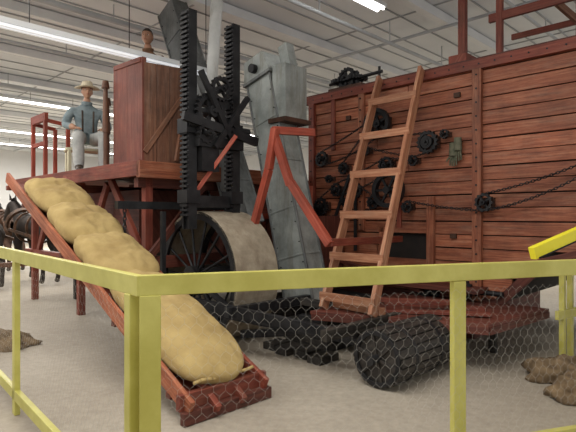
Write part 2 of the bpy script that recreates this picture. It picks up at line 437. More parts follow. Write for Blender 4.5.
for (uu,zc,r,sp) in G: b.box((uu-r*0.8,uu+r*0.8),(VF-0.06,VF-0.02),(zc-r*.5,zc+r*.5),M_rust)
b.cyl(W(3.25,vg-0.05,2.44),W(3.25,vg-0.02,2.44),0.08,M_iron)
for uu,zc in((2.95,1.25),(3.05,0.75),(3.5,2.9),(4.6,2.95),(2.9,3.0)): b.box((uu-0.04,uu+0.04),(VF-0.05,VF-0.02),(zc-0.03,zc+0.03),M_rust)
b.cyl(W(2.3,vg,0.60),W(4.4,vg,0.60),0.03,M_iron)
b.gear(W(2.75,vg-0.05,0.62),0.12,teeth=12,ax=V)
b.beam(W(4.4,vg,1.0),W(4.4,vg,1.8),0.03,0.04,M_iron); b.beam(W(4.9,vg,1.2),W(4.5,vg,2.1),0.03,0.04,M_iron)
b.finish()
b=B('drive_chains',TM)
def fc(u,z,dv=0): return W(u,vg-0.01+dv,z)
for a,c,s_ in [((5.04,2.48),(4.0,2.9),0.02),((5.04,2.27),(4.0,2.6),0.06),((4.0,2.63),(3.25,2.57),0.03),((3.88,2.3),(3.25,2.32),0.05),((4.76,1.98),(3.88,2.3),0.02),((4.76,1.8),(3.88,2.08),0.05),
             ((5.06,1.78),(4.76,1.97),0.0),((5.06,1.5),(4.1,1.6),0.04),((4.09,1.78),(4.39,1.97),0),((2.52,1.76),(1.3,2.12),0.04),((2.52,1.56),(1.3,2.03),0.07),((3.55,1.70),(2.52,1.56),0.02),((4.0,2.95),(4.62,2.28),0.02),((4.22,2.48),(3.46,2.28),0.02)]:
    chain(b,fc(*a),fc(*c),s_,0.045,r=0.006,wd=0.013)
b.finish()
b=B('hanging_gloves',TM)
for q in range(2):
    cx=W(2.86+q*0.06,VF-0.1,2.3-q*0.06)
    for i in range(4): b.cyl(cx+U*(i*0.022-0.033),cx+U*(i*0.03-0.045)-Z*(0.13-0.01*abs(i-1.5)),0.013,M_green,r2=0.009,seg=8)
    b.cyl(cx+Z*0.16,cx,0.045,M_green,r2=0.05,seg=12); b.cyl(cx+U*0.04,cx+U*0.09-Z*0.06,0.014,M_green,r2=0.01,seg=8)
b.finish()

b=B('operator_deck',TM)
v=3.0
while v<5.3:
    b.box((5.5,10.0),(v,v+0.17),(2.10,2.15),M_red,U); v+=0.18
b.box((5.45,10.05),(2.94,3.02),(1.98,2.17),M_red)
b.box((5.42,5.50),(2.94,5.85),(1.96,2.16),M_plank)
b.box((9.98,10.06),(2.94,5.3),(1.98,2.17),M_red)
b.finish(bevel=0.004)
b=B('understructure',TM)
for uu in(5.62,7.6,9.6):
    for vv in(3.15,4.35):
        b.beam(W(uu,vv,0 if uu>6 else 0.9),W(uu,vv,2.0),0.1,0.1,M_red)
    b.box((uu-0.05,uu+0.05),(3.0,5.2),(1.85,1.97),M_dkred)
b.beam(W(5.62,3.15,0.9),W(6.6,3.15,2.0),0.06,0.1,M_red)
b.beam(W(7.6,3.15,0.6),W(6.7,3.15,1.95),0.06,0.1,M_red)
b.beam(W(7.6,3.15,0.6),W(8.6,3.15,1.95),0.06,0.1,M_red)
b.beam(W(9.6,3.15,0.6),W(8.7,3.15,1.95),0.06,0.1,M_red)
b.box((5.5,10),(3.1,3.2),(0.78,0.9),M_red)
b.box((5.5,5.62),(3.0,6.0),(0.85,1.0),M_dkred)
b.box((5.55,8.6),(4.45,7.4),(0.95,2.08),M_dkred)
b.box((5.7,8.4),(4.7,7.2),(0.40,0.95),M_shade)  # added dark backing, painted as shade to hide the bright floor
b.box((6.1,8.6),(3.3,4.4),(1.0,1.85),M_dkred)
b.box((5.50,5.56),(4.4,5.9),(1.5,1.62),M_red)
b.box((5.50,5.56),(4.4,5.9),(1.15,1.25),M_brown)
b.beam(W(5.5,4.5,1.0),W(5.5,5.8,1.95),0.05,0.09,M_red)
b.beam(W(5.48,3.1,1.0),W(5.48,3.9,1.9),0.05,0.09,M_dkred)
for i in range(5): b.cyl(W(5.46,4.5+i*0.3,1.75),W(5.46,4.62+i*0.3,1.1),0.02,M_iron,seg=8)
b.box((4.6,5.45),(5.0,5.75),(0.5,1.5),M_dkred)
b.beam(W(4.55,4.95,1.5),W(5.45,4.95,1.5),0.08,0.08,M_bright); b.beam(W(4.55,4.95,0.5),W(4.55,4.95,1.9),0.08,0.08,M_red)
b.finish(bevel=0.004)
b=B('grain_tank',TM)
zt=3.46
def tboard(p,q,z0,z1,n_,mat,th=0.03):
    for i in range(n_):
        a0=p.lerp(q,i/n_); a1=p.lerp(q,(i+1)/n_)
        d=(q-p).normalized(); s=d.cross(Z)
        m0=a0+d*0.002; m1=a1-d*0.002
        b.hexa([m0+Z*z0,m1+Z*z0,m1+s*th+Z*z0,m0+s*th+Z*z0,m0+Z*z1,m1+Z*z1,m1+s*th+Z*z1,m0+s*th+Z*z1],mat,Z)
P0=W(6.44,3.15,0);P1=W(5.72,3.15,0);P2=W(5.60,3.80,0);P3=W(6.44,3.9,0)
tboard(P0,P1,2.16,zt,2,M_tank); tboard(P1,P2,2.16,zt-0.03,4,M_brown); tboard(P2,P3,2.16,zt-0.1,3,M_dkred); tboard(P3,P0,2.16,zt,3,M_dkred)
b.beam(P1+Z*2.15,P1+Z*(zt+0.03),0.06,0.06,M_tank); b.beam(P0+Z*2.15,P0+Z*(zt+0.06),0.06,0.06,M_tank); b.beam(P2+Z*2.15,P2+Z*zt,0.06,0.06,M_brown)
b.beam(P0+Z*(zt+0.03)-V*0.02,P1+Z*zt-V*0.02,0.05,0.06,M_tank)
b.beam(P1+Z*2.3-U*0.04,P2+Z*3.3-U*0.04,0.04,0.06,M_brown)
b.beam(W(5.52,3.5,2.2),W(5.52,3.72,3.35),0.04,0.05,M_brown)
b.finish(bevel=0.003)
b=B('control_levers',TM)
for (uu,vv,zt_) in((6.62,3.08,3.25),(6.74,3.16,3.05)):
    p=W(uu,vv,2.15); b.cyl(p,p+Z*0.5,0.03,M_brown,seg=10); b.cyl(p+Z*0.5,p+Z*(zt_-2.15),0.045,M_brown,r2=0.03,seg=10)
    b.cyl(p+Z*(zt_-2.15),p+Z*(zt_-2.05),0.055,M_brown,r2=0.04,seg=10)
b.finish()
b=B('red_guard_frame',TM)
for uu in(9.0,9.6):
    for vv in (3.12,3.5):
        b.beam(W(uu,vv,2.15),W(uu,vv,3.22 if vv<3.3 else 3.1),0.06,0.06,M_bright)
b.beam(W(8.95,3.12,3.2),W(9.65,3.12,3.2),0.06,0.14,M_bright); b.beam(W(8.95,3.12,2.75),W(9.65,3.12,2.75),0.05,0.07,M_bright)
b.beam(W(9.0,3.1,3.15),W(9.0,3.5,3.1),0.05,0.06,M_bright); b.beam(W(9.6,3.1,3.15),W(9.6,3.5,3.1),0.05,0.06,M_bright)
b.finish(bevel=0.004)
b=B('operator_step',TM); b.box((6.75,7.45),(3.7,4.4),(2.15,2.47),M_brown); b.finish(bevel=0.005)

b=B('lift_racks',TM)
for vv in(3.28,3.92):
    for du in(-0.055,0.055): b.box((4.89+du-0.016,4.89+du+0.016),(vv-0.055,vv+0.055),(1.35,3.87),M_iron)
    b.box((4.85,4.93),(vv-0.03,vv+0.04),(1.35,3.87),M_iron)
    zc=1.5
    while zc<3.85:
        b.box((4.82,4.96),(vv-0.085,vv-0.05),(zc,zc+0.026),M_iron); zc+=0.055
    b.box((4.79,4.99),(vv-0.10,vv+0.08),(2.45,2.62),M_iron); b.box((4.79,4.99),(vv-0.10,vv+0.08),(1.65,1.8),M_iron)
b.box((4.84,4.94),(3.28,3.92),(2.80,2.90),M_iron); b.box((4.84,4.94),(3.2,4.0),(1.60,1.74),M_iron)
b.cyl(W(4.8,3.2,2.55),W(4.8,4.1,2.55),0.04,M_iron)
b.gear(W(4.78,3.5,2.72),0.22,teeth=22,spokes=5,ax=U,w=0.06)
b.gear(W(4.76,3.74,2.5),0.16,teeth=16,spokes=4,ax=U,w=0.06)
b.gear(W(4.74,3.4,2.45),0.12,teeth=12,spokes=4,ax=U,w=0.07)
b.gear(W(4.74,3.62,3.0),0.15,teeth=16,spokes=4,ax=U,w=0.05)
b.beam(W(4.75,3.1,2.62),W(4.7,4.15,2.42),0.06,0.10,M_iron)
b.beam(W(4.7,3.3,3.15),W(4.7,3.75,2.4),0.05,0.06,M_iron)
b.beam(W(4.7,4.0,2.95),W(4.7,3.5,2.3),0.05,0.06,M_iron)
b.box((4.72,4.86),(3.3,3.95),(2.30,2.42),M_iron)
b.box((4.75,4.95),(3.36,3.60),(2.02,2.30),M_iron)
b.finish()
b=B('red_levers',TM)
b.beam(W(4.62,3.75,2.45),W(4.9,3.35,1.75),0.04,0.05,M_bright)
b.beam(W(4.21,4.0,2.52),W(4.32,4.0,2.05),0.07,0.09,M_bright); b.beam(W(4.32,4.0,2.05),W(4.62,4.0,1.30),0.07,0.09,M_bright)
b.beam(W(4.25,4.02,2.45),W(3.98,4.02,1.85),0.07,0.09,M_bright); b.beam(W(3.98,4.02,1.88),W(3.40,4.02,1.20),0.07,0.09,M_bright)
b.beam(W(4.25,4.0,2.5),W(4.1,4.55,2.52),0.06,0.09,M_bright)
b.beam(W(4.6,4.0,1.3),W(4.95,3.85,1.4),0.06,0.08,M_bright)
b.beam(W(3.40,4.02,1.22),W(3.6,5.7,1.2),0.06,0.08,M_red)
b.finish(bevel=0.004)

b=B('lifting_bar',TM)
b.box((5.32,5.40),(2.62,4.3),(1.58,1.67),M_iron)
chain(b,W(5.36,2.72,1.58),W(5.36,2.72,1.05),0,0.06,r=0.009,wd=0.018)
b.finish()

def elevator(name,a,c,wu,wv,mat,cap=True,w2=None):
    b=B(name,TM); a=Vector(a); c=Vector(c); d=(c-a).normalized()
    w2=w2 or wu
    b.beam(a,c,wu,wv,mat,side=U,w2=w2)
    n=int((c-a).length/0.75)
    sd=(U-d*U.dot(d)).normalized(); up=sd.cross(d)
    for i in range(1,n+1):
        f=i/(n+1); p=a.lerp(c,f); wq=wu+(w2-wu)*f; b.beam(p-d*0.012,p+d*0.012,wq+0.02,wv+0.02,mat,side=U)
    for x in(-1,1):
        for y in(-1,1):
            b.beam(a+sd*x*wu/2+up*y*wv/2,c+sd*x*w2/2+up*y*wv/2,0.03,0.03,M_galvd,side=U)
    if cap:
        b.beam(c,c+d*0.30,w2+0.06,wv+0.06,mat,side=U,w2=w2*0.8); b.beam(c-d*0.03,c+d*0.01,w2+0.09,wv+0.09,M_galvd,side=U)
        q=c+d*0.12
        for y in(-1,1): b.cyl(q+up*y*(wv/2+0.03),q+up*y*(wv/2+0.10),0.06,M_iron)
    for i in range(n*3):
        f=i/(n*3); p=a.lerp(c,f); wq=wu+(w2-wu)*f
        for x in(-1,1):
            for y in(-1,1): b.cyl(p+sd*x*wq*0.42+up*y*(wv/2),p+sd*x*wq*0.42+up*y*(wv/2+0.012),0.008,M_iron,seg=6)
    b.finish(bevel=0.004)
elevator('grain_elevator',W(4.25,4.6,0.40),W(5.02,4.6,3.35),0.48,0.30,M_galv,True,0.46)
elevator('straw_elevator',W(5.75,4.6,1.60),W(7.38,4.6,5.0),0.45,0.28,M_galvd,False)
elevator('return_elevator',W(5.0,4.25,1.35),W(5.75,4.25,3.0),0.40,0.22,M_galvd,False)
b=B('discharge_pipe',TM)
b.cyl(W(5.5,4.0,2.7),W(5.9,4.45,4.9),0.075,M_pale,r2=0.09,seg=24); b.cyl(W(5.5,4.0,2.62),W(5.5,4.0,2.75),0.1,M_pale,seg=24)
b.finish()
b=B('elevator_head_drive',TM)
b.gear(W(4.66,4.72,3.45),0.11,teeth=12,w=0.05); b.box((4.50,4.74),(4.45,4.85),(2.75,3.45),M_galv); b.box((4.46,4.78),(4.41,4.89),(2.70,2.76),M_rust)
b.beam(W(4.62,4.65,3.45),W(4.7,4.65,3.75),0.16,0.14,M_galv,side=U)
b.finish(bevel=0.004)

wh=B('drive_wheel',TM)
R=0.78; c=W(5.0,3.75,R)
wh.ring(c,V,R,R-0.03,0.62,M_tread,seg=72,smooth=False)
wh.ring(c-V*0.29,V,R-0.005,R-0.10,0.04,M_iron,seg=72); wh.ring(c+V*0.29,V,R-0.005,R-0.10,0.04,M_iron,seg=72)
wh.cyl(c-V*0.36,c+V*0.36,0.09,M_iron,seg=24); wh.cyl(c-V*0.40,c-V*0.34,0.13,M_iron,seg=24); wh.cyl(c-V*0.46,c-V*0.38,0.06,M_rust,seg=16)
for i in range(14):
    t=2*math.pi*i/14; d=U*math.cos(t)+Z*math.sin(t)
    wh.cyl(c-V*0.30+d*0.08,c-V*0.26+d*(R-0.05),0.016,M_iron,seg=8)
    t+=math.pi/14; d=U*math.cos(t)+Z*math.sin(t)
    wh.cyl(c+V*0.30+d*0.08,c+V*0.26+d*(R-0.05),0.016,M_iron,seg=8)
wh.finish()
b=B('axle_and_chassis',TM)
b.cyl(W(5.0,3.3,R),W(5.0,7.0,R),0.06,M_iron)
b.beam(W(5.25,2.95,0.62),W(2.95,3.62,0.40),0.06,0.10,M_iron)
b.beam(W(5.0,3.2,0.46),W(2.9,3.85,0.30),0.05,0.07,M_iron)
b.beam(W(4.1,3.4,0.25),W(2.6,4.3,0.42),0.06,0.08,M_iron)
b.beam(W(5.3,2.95,0.55),W(5.3,4.3,0.55),0.08,0.1,M_iron)
b.beam(W(4.1,3.2,0.5),W(4.1,4.5,0.5),0.08,0.1,M_iron)
b.beam(W(2.95,3.4,0.42),W(2.85,4.7,0.46),0.08,0.1,M_dkwood)
b.beam(W(5.0,3.0,1.55),W(5.0,3.0,0.5),0.05,0.05,M_iron)
b.beam(W(5.02,3.38,R),W(4.1,3.3,0.5),0.04,0.05,M_iron)
b.box((3.5,5.2),(4.75,5.8),(0.12,0.40),M_shade)
b.beam(W(4.1,4.3,0.5),W(2.9,4.9,0.3),0.1,0.08,M_dkwood); b.beam(W(3.9,4.1,0.36),W(2.7,4.5,0.30),0.1,0.06,M_iron)
b.finish(bevel=0.003)
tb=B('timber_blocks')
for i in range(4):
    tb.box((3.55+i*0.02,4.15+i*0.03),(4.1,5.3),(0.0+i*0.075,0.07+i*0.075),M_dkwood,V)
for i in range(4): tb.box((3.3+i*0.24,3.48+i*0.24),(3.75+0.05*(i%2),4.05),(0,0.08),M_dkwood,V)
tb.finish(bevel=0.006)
b=B('ladder_platform',TM)
pl=[(3.62,3.95),(1.98,4.62),(1.85,5.9),(3.62,5.9)]
for i in range(6):
    f0,f1=i/6+0.003,(i+1)/6-0.003
    A=Vector(pl[0]).lerp(Vector(pl[3]),f0);A2=Vector(pl[0]).lerp(Vector(pl[3]),f1);Bq=Vector(pl[1]).lerp(Vector(pl[2]),f0);B2=Vector(pl[1]).lerp(Vector(pl[2]),f1)
    q=[(A.x,A.y),(Bq.x,Bq.y),(B2.x,B2.y),(A2.x,A2.y)]
    b.hexa([W(x,y,0.445) for x,y in q]+[W(x,y,0.485) for x,y in q],M_dkred,U)
b.beam(W(3.62,3.98,0.42),W(1.98,4.64,0.42),0.04,0.07,M_dkred); b.beam(W(1.98,4.64,0.42),W(1.86,5.9,0.42),0.04,0.07,M_dkred)
b.beam(W(3.1,4.6,0.0),W(3.1,4.6,0.42),0.1,0.1,M_dkwood); b.beam(W(3.55,4.15,0.0),W(3.55,4.15,0.42),0.08,0.08,M_dkwood)
b.beam(W(2.3,5.5,0),W(2.3,5.5,0.42),0.08,0.08,M_dkwood)
b.beam(W(3.2,4.35,0.50),W(2.1,4.95,0.52),0.12,0.03,M_red); b.beam(W(3.3,4.9,0.5),W(2.3,5.3,0.5),0.14,0.03,M_red)
b.beam(W(3.55,4.3,0.53),W(2.9,4.25,0.53),0.10,0.07,M_ladder); b.beam(W(3.1,4.35,0.62),W(2.5,5.2,0.56),0.08,0.04,M_red)
b.finish(bevel=0.003)
b=B('roof_railing',TM)
b.beam(W(2.94,6.1,3.40),W(2.94,6.1,5.0),0.09,0.09,M_red); b.box((2.82,3.06),(5.95,6.25),(3.41,3.53),M_red)
b.beam(W(2.47,6.1,3.40),W(2.47,6.1,4.6),0.07,0.07,M_red)
b.beam(W(2.6,6.1,3.92),W(0.9,6.1,3.92),0.05,0.10,M_red)
b.beam(W(1.9,7.6,3.40),W(1.9,7.6,4.7),0.07,0.07,M_red); b.beam(W(2.9,7.6,4.15),W(0.9,7.6,4.15),0.05,0.08,M_red)
b.beam(W(2.47,6.1,4.45),W(0.9,6.1,4.45),0.05,0.08,M_red)
b.beam(W(2.4,6.2,4.6),W(1.5,7.3,3.5),0.05,0.08,M_brown)
b.beam(W(1.6,6.1,3.40),W(1.6,6.1,4.5),0.07,0.07,M_red)
b.finish(bevel=0.004)
b=B('roof_gearbox',TM)
for k,(uu,vv) in enumerate(((5.0,6.2),(4.7,6.2))):
    b.box((uu-0.12,uu+0.12),(vv-0.1,vv+0.1),(3.41,3.5),M_iron); b.cyl(W(uu,vv,3.5),W(uu,vv,3.72),0.04,M_iron)
    b.gear(W(uu,vv,3.62),0.17,teeth=18,ax=Z,w=0.05)
b.gear(W(4.85,6.15,3.64),0.17,teeth=16,ax=V,w=0.06)
b.cyl(W(5.2,6.15,3.6),W(4.2,6.15,3.62),0.025,M_iron)
b.cyl(W(4.25,6.15,3.41),W(4.25,6.15,3.7),0.02,M_iron)
b.box((4.5,5.15),(6.05,6.35),(3.41,3.5),M_rust)
b.finish()

ld=B('wooden_ladder')
def lp(t,off): return W(3.24,4.10,0.50).lerp(W(3.66,5.77,3.40),t)+U*off
for o in(-0.32,0.32): ld.beam(lp(0,o),lp(1.0,o),0.045,0.115,M_ladder,side=U)
for t in(0.045,0.19,0.35,0.52,0.695,0.865):
    ld.beam(lp(t,-0.36)-V*0.06,lp(t,0.36)-V*0.06,0.03,0.09,M_ladder,side=V)
ld.finish(bevel=0.004)

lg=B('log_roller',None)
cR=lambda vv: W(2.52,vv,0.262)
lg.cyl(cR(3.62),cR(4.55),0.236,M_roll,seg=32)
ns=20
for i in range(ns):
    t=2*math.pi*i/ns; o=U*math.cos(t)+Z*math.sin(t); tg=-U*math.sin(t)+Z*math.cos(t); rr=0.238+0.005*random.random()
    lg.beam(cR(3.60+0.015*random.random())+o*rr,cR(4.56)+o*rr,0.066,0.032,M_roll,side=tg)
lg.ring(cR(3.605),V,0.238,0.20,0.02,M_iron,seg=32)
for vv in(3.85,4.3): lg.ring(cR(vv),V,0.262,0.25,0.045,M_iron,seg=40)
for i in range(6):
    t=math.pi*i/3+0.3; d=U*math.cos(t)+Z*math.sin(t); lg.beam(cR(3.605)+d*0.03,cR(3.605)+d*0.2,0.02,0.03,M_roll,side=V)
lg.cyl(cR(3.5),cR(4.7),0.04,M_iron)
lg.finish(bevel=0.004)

# ---------------------------------------------------------------- sack chute
SC=root('sack_chute',W(5,2.4,0))
ZE=1.98
SL=(ZE-0.12)/(7.3-3.15)
def cz(u): return 0.12+(u-3.15)*SL
b=B('chute_boards',SC)
V0,V1=2.04,2.76
for i in range(4):
    v0=V0+0.03+i*0.165
    b.beam(W(3.15,v0+0.08,cz(3.15)),W(7.15,v0+0.08,cz(7.15)),0.155,0.025,M_red,side=V)
for vv in(V0,V1):
    b.beam(W(3.02,vv,cz(3.02)+0.05),W(7.25,vv,cz(7.25)+0.05),0.04,0.13,M_plank if vv<2.5 else M_red,side=V)
for uu in(3.3,4.2,5.4,6.6):
    b.beam(W(uu,V0-0.02,cz(uu)-0.04),W(uu,V1+0.02,cz(uu)-0.04),0.07,0.05,M_dkred)
b.beam(W(3.10,V0-0.06,0.15),W(3.10,V1+0.06,0.15),0.05,0.12,M_red)
b.beam(W(3.04,V0-0.06,0.05),W(3.04,V1+0.06,0.05),0.06,0.09,M_dkred)
for vv in(2.25,2.5): b.beam(W(2.98,vv,0.07),W(3.35,vv,0.30),0.05,0.06,M_red,side=V)
b.beam(W(7.15,2.0,cz(7.15)-0.05),W(7.15,3.0,cz(7.15)-0.05),0.06,0.06,M_red)
b.finish(bevel=0.004)
def sack(us,ue,seed,h=0.13,w=0.338,lift=0.0):
    b=B('grain_sack')
    c=(us+ue)/2; sl=Vector(W(ue,0,cz(ue))-W(us,0,cz(us))); L=sl.length/2*1.05; sl.normalize(); nrm=V.cross(sl)
    if nrm.z<0: nrm=-nrm
    cen=W(c,2.40,cz(c))+nrm*(h*0.86+0.02+lift)
    N=64;Mm=52; vs=[];fs=[]; p=4.2
    for j in range(Mm+1):
        th=math.pi*j/Mm
        for i in range(N):
            ph=2*math.pi*i/N
            x,y,z=math.sin(th)*math.cos(ph),math.sin(th)*math.sin(ph),math.cos(th)
            k=(abs(x)**p+abs(y)**2.4+abs(z)**p)**(-1/p)
            q=Vector((x*k,y*k,z*k))
            nz=noise.noise(Vector((q.x*1.5+seed*3,q.y*1.6,q.z*2.0)))*0.15+noise.noise(Vector((q.x*5+seed,q.y*3,q.z*5)))*0.10
            fold=0.07*abs(q.z)**2*math.sin(q.x*13+seed*2+noise.noise(q*2)*3)
            crease=-0.10*math.exp(-((q.z-0.35*math.sin(seed*2.1)-0.25*q.x)/0.10)**2)
            k2=1+nz*1.6+fold+crease
            yy=q.y*h*k2
            if yy>0: yy*=1-0.32*abs(q.z)**5
            if yy<-h*0.86: yy=-h*0.86
            xw=q.x*w*(1+nz*0.2)
            vs.append(cen+V*xw+nrm*yy+sl*(q.z*L*(1+0.03*math.sin(q.x*5+seed))))
    for j in range(Mm):
        for i in range(N): fs.append((j*N+i,j*N+(i+1)%N,(j+1)*N+(i+1)%N,(j+1)*N+i))
    b.add(vs,fs,M_burlap,sl,True)
    pts=[cen-sl*L*0.98+V*(w*0.85*(i/10-0.5)*2)+nrm*(0.01*math.sin(i*1.3)+0.01) for i in range(11)]
    for a_,c_ in zip(pts[:-1],pts[1:]): b.cyl(a_,c_,0.014,M_burlap,seg=6)
    bmesh.ops.remove_doubles(b.bm,verts=b.bm.verts[:],dist=0.0005)
    b.finish()
sack(3.18,4.62,1,0.145); sack(4.58,5.38,2,0.15); sack(5.34,6.12,3,0.15); sack(6.08,6.90,4,0.14)

def rag(x,y,sx,sy,sz,seed):
    b=B('crumpled_burlap_sack'); N=36;Mm=18;vs=[];fs=[]
    for j in range(Mm+1):
        th=math.pi*j/Mm
        for i in range(N):
            ph=2*math.pi*i/N
            q=Vector((math.sin(th)*math.cos(ph),math.sin(th)*math.sin(ph),math.cos(th)))
            k=1+0.45*noise.noise(q*1.7+Vector((seed*5,0,0)))+0.22*noise.noise(q*4.5+Vector((0,seed*3,0)))
            zc=max(q.z*k,-0.25)
            vs.append(Vector((x+q.x*sx*k,y+q.y*sy*k,(zc+0.25)*sz)))
    for j in range(Mm):
        for i in range(N): fs.append((j*N+i,j*N+(i+1)%N,(j+1)*N+(i+1)%N,(j+1)*N+i))
    b.add(vs,fs,M_rag,U,True); bmesh.ops.remove_doubles(b.bm,verts=b.bm.verts[:],dist=0.0005); b.finish()
rag(-3.3,5.75,0.34,0.24,0.14,1); rag(2.50,4.62,0.28,0.2,0.17,2); rag(2.45,4.10,0.30,0.2,0.17,3)

# ---------------------------------------------------------------- figures
def skin_obj(name,J,E,sub=2):
    me=bpy.data.meshes.new(name+'_cage'); me.from_pydata([tuple(j[0]) for j in J],[],E)
    o=bpy.data.objects.new(name+'_cage',me); scene.collection.objects.link(o)
    o.modifiers.new('skin','SKIN')
    sv=me.skin_vertices[0].data
    for i,j in enumerate(J):
        r=j[1]; sv[i].radius=(r,r) if not isinstance(r,tuple) else r
        sv[i].use_root=(i==0)
    o.modifiers['skin'].use_smooth_shade=True; o.modifiers['skin'].branch_smoothing=0.6
    ss=o.modifiers.new('s','SUBSURF'); ss.levels=sub; ss.render_levels=sub
    bpy.context.view_layer.update()
    dg=bpy.context.evaluated_depsgraph_get()
    m2=bpy.data.meshes.new_from_object(o.evaluated_get(dg))
    bpy.data.objects.remove(o,do_unlink=True); m2.name=name
    return m2
def label_mats(me,J,E,labels,mats):
    for m in mats: me.materials.append(m)
    P=[Vector(j[0]) for j in J]; Rr=[(j[1] if not isinstance(j[1],tuple) else sum(j[1])/2) for j in J]
    for p in me.polygons:
        c=p.center; best=1e9;bi=0
        for (a,d),l in zip(E,labels):
            A=P[a];D=P[d]-A; t=max(0,min(1,(c-A).dot(D)/D.length_squared)); rr=Rr[a]*(1-t)+Rr[d]*t
            dd=(c-(A+D*t)).length-rr
            if dd<best: best=dd;bi=l
        p.material_index=bi; p.use_smooth=True
def place(me,name,parent,M):
    me.transform(M); o=bpy.data.objects.new(name,me); scene.collection.objects.link(o); par(o,parent); return o
def hand(wr,d,n,side,curl,M,parent,name,mat,s=1.0):
    wr=Vector(wr); d=Vector(d).normalized(); n=Vector(n); n=(n-d*n.dot(d)).normalized(); x=d.cross(n)*side
    J=[(wr,(0.026,0.018)),(wr+d*0.045,(0.036,0.016))]; E=[(0,1)]
    base=[(0.028,0.085,0.072),(0.009,0.09,0.08),(-0.010,0.086,0.074),(-0.028,0.078,0.058)]
    for ox,ly,L in base:
        k=wr+d*ly+x*ox; i=len(J); J.append((k,0.0105)); E.append((1,i))
        a=curl; p=k
        for f in(0.45,0.32,0.23):
            dd=d*math.cos(a)-n*math.sin(a); p=p+dd*L*f; J.append((p,0.0085)); E.append((len(J)-2,len(J)-1)); a+=curl*0.9
    i=len(J); k=wr+d*0.03+x*0.034-n*0.006; J.append((k,0.013)); E.append((1,i))
    p=k+(d*0.6+x*0.7-n*0.2).normalized()*0.034; J.append((p,0.011)); E.append((i,i+1))
    p=p+(d*0.85+x*0.3-n*0.3).normalized()*0.028; J.append((p,0.009)); E.append((i+1,i+2))
    me=skin_obj(name,J,E,1); me.materials.append(mat)
    for q in me.polygons: q.use_smooth=True
    place(me,name,parent,M)
def head(c,M,parent,skin,yaw=0.0,pitch=0.0,hair=True,name='head'):
    HM=M@Matrix.Translation(Vector(c))@Matrix.Rotation(yaw,4,'Z')@Matrix.Rotation(pitch,4,'X')
    b=B(name,parent,HM); N=56;Mm=44;vs=[];fs=[]
    ex=math.exp
    for j in range(Mm+1):
        th=math.pi*j/Mm
        for i in range(N):
            ph=2*math.pi*i/N
            nx,ny,nz=math.sin(th)*math.cos(ph),math.sin(th)*math.sin(ph),math.cos(th)
            x,y,z=nx*0.077,ny*0.098,nz*0.118
            if z<0:
                t=-nz; x*=1-0.30*t**1.5
                if y<0: y*=1-0.35*t
                else: y*=1-0.04*t
            if ny>0:
                y+=0.026*ex(-(x/0.012)**2-((z+0.018)/0.020)**2)+0.010*ex(-(x/0.010)**2-((z-0.005)/0.022)**2)
                y-=0.010*ex(-((abs(x)-0.032)/0.015)**2-((z-0.006)/0.013)**2)
                y+=0.005*ex(-((abs(x)-0.03)/0.02)**2-((z-0.030)/0.008)**2)
                y+=0.007*ex(-(x/0.022)**2-((z+0.056)/0.010)**2)+0.010*ex(-(x/0.026)**2-((z+0.096)/0.016)**2)
            vs.append((x,y,z))
    for j in range(Mm):
        for i in range(N): fs.append((j*N+i,j*N+(i+1)%N,(j+1)*N+(i+1)%N,(j+1)*N+i))
    b.add(vs,fs,skin,(0,0,1),True)
    def ell(c,r,mat,n=14):
        v2=[];f2=[]
        for j in range(n+1):
            th=math.pi*j/n
            for i in range(n): 
                ph=2*math.pi*i/n; v2.append((c[0]+r[0]*math.sin(th)*math.cos(ph),c[1]+r[1]*math.sin(th)*math.sin(ph),c[2]+r[2]*math.cos(th)))
        for j in range(n):
            for i in range(n): f2.append((j*n+i,j*n+(i+1)%n,(j+1)*n+(i+1)%n,(j+1)*n+i))
        b.add(v2,f2,mat,(0,0,1),True)
    for s_ in(-1,1):
        ell((s_*0.031,0.074,0.006),(0.013,0.011,0.009),M_eye); ell((s_*0.031,0.0835,0.006),(0.006,0.004,0.006),M_pupil)
        ell((s_*0.076,-0.004,-0.008),(0.009,0.018,0.030),skin); ell((s_*0.031,0.086,0.030),(0.017,0.005,0.004),M_hair)
    ell((0,0.094,-0.056),(0.022,0.006,0.006),M_lip)
    if hair:
        v2=[];f2=[]
        for j in range(21):
            th=math.pi*0.62*j/20
            for i in range(40):
                ph=2*math.pi*i/40; ny=math.sin(ph)
                t2=th*(0.55 if ny>0.3 else (0.55+0.40*min(1,(0.3-ny)/0.5)))
                v2.append((0.082*math.sin(t2)*math.cos(ph),0.103*math.sin(t2)*math.sin(ph)-0.003,0.124*math.cos(t2)+0.004))
        for j in range(20):
            for i in range(40): f2.append((j*40+i,j*40+(i+1)%40,(j+1)*40+(i+1)%40,(j+1)*40+i))
        b.add(v2,f2,M_hair,(0,0,1),True)
    b.finish()
    return HM
def hat(HM,parent):
    b=B('straw_hat',parent,HM@Matrix.Translation((0,-0.005,0.060))@Matrix.Rotation(math.radians(-4),4,'X'))
    prof=[(0.0,0.095),(0.045,0.098),(0.070,0.088),(0.083,0.06),(0.088,0.02),(0.092,0.0),(0.13,-0.008),(0.185,-0.004),(0.188,-0.010),(0.13,-0.016),(0.09,-0.006)]
    N=40;vs=[];fs=[]
    for k,(r,z) in enumerate(prof):
        for i in range(N):
            t=2*math.pi*i/N; wv=0.012*math.cos(2*t) if r>0.12 else 0
            vs.append((r*math.cos(t)*0.98,r*math.sin(t)*1.12,z-wv))
    for k in range(len(prof)-1):
        for i in range(N): fs.append((k*N+i,k*N+(i+1)%N,(k+1)*N+(i+1)%N,(k+1)*N+i))
    b.add(vs,fs,M_straw,(0,0,1),True)
    b.cyl((0,0,0.0),(0,0,0.022),0.096,M_band,r2=0.092,seg=40,caps=False)
    b.finish()

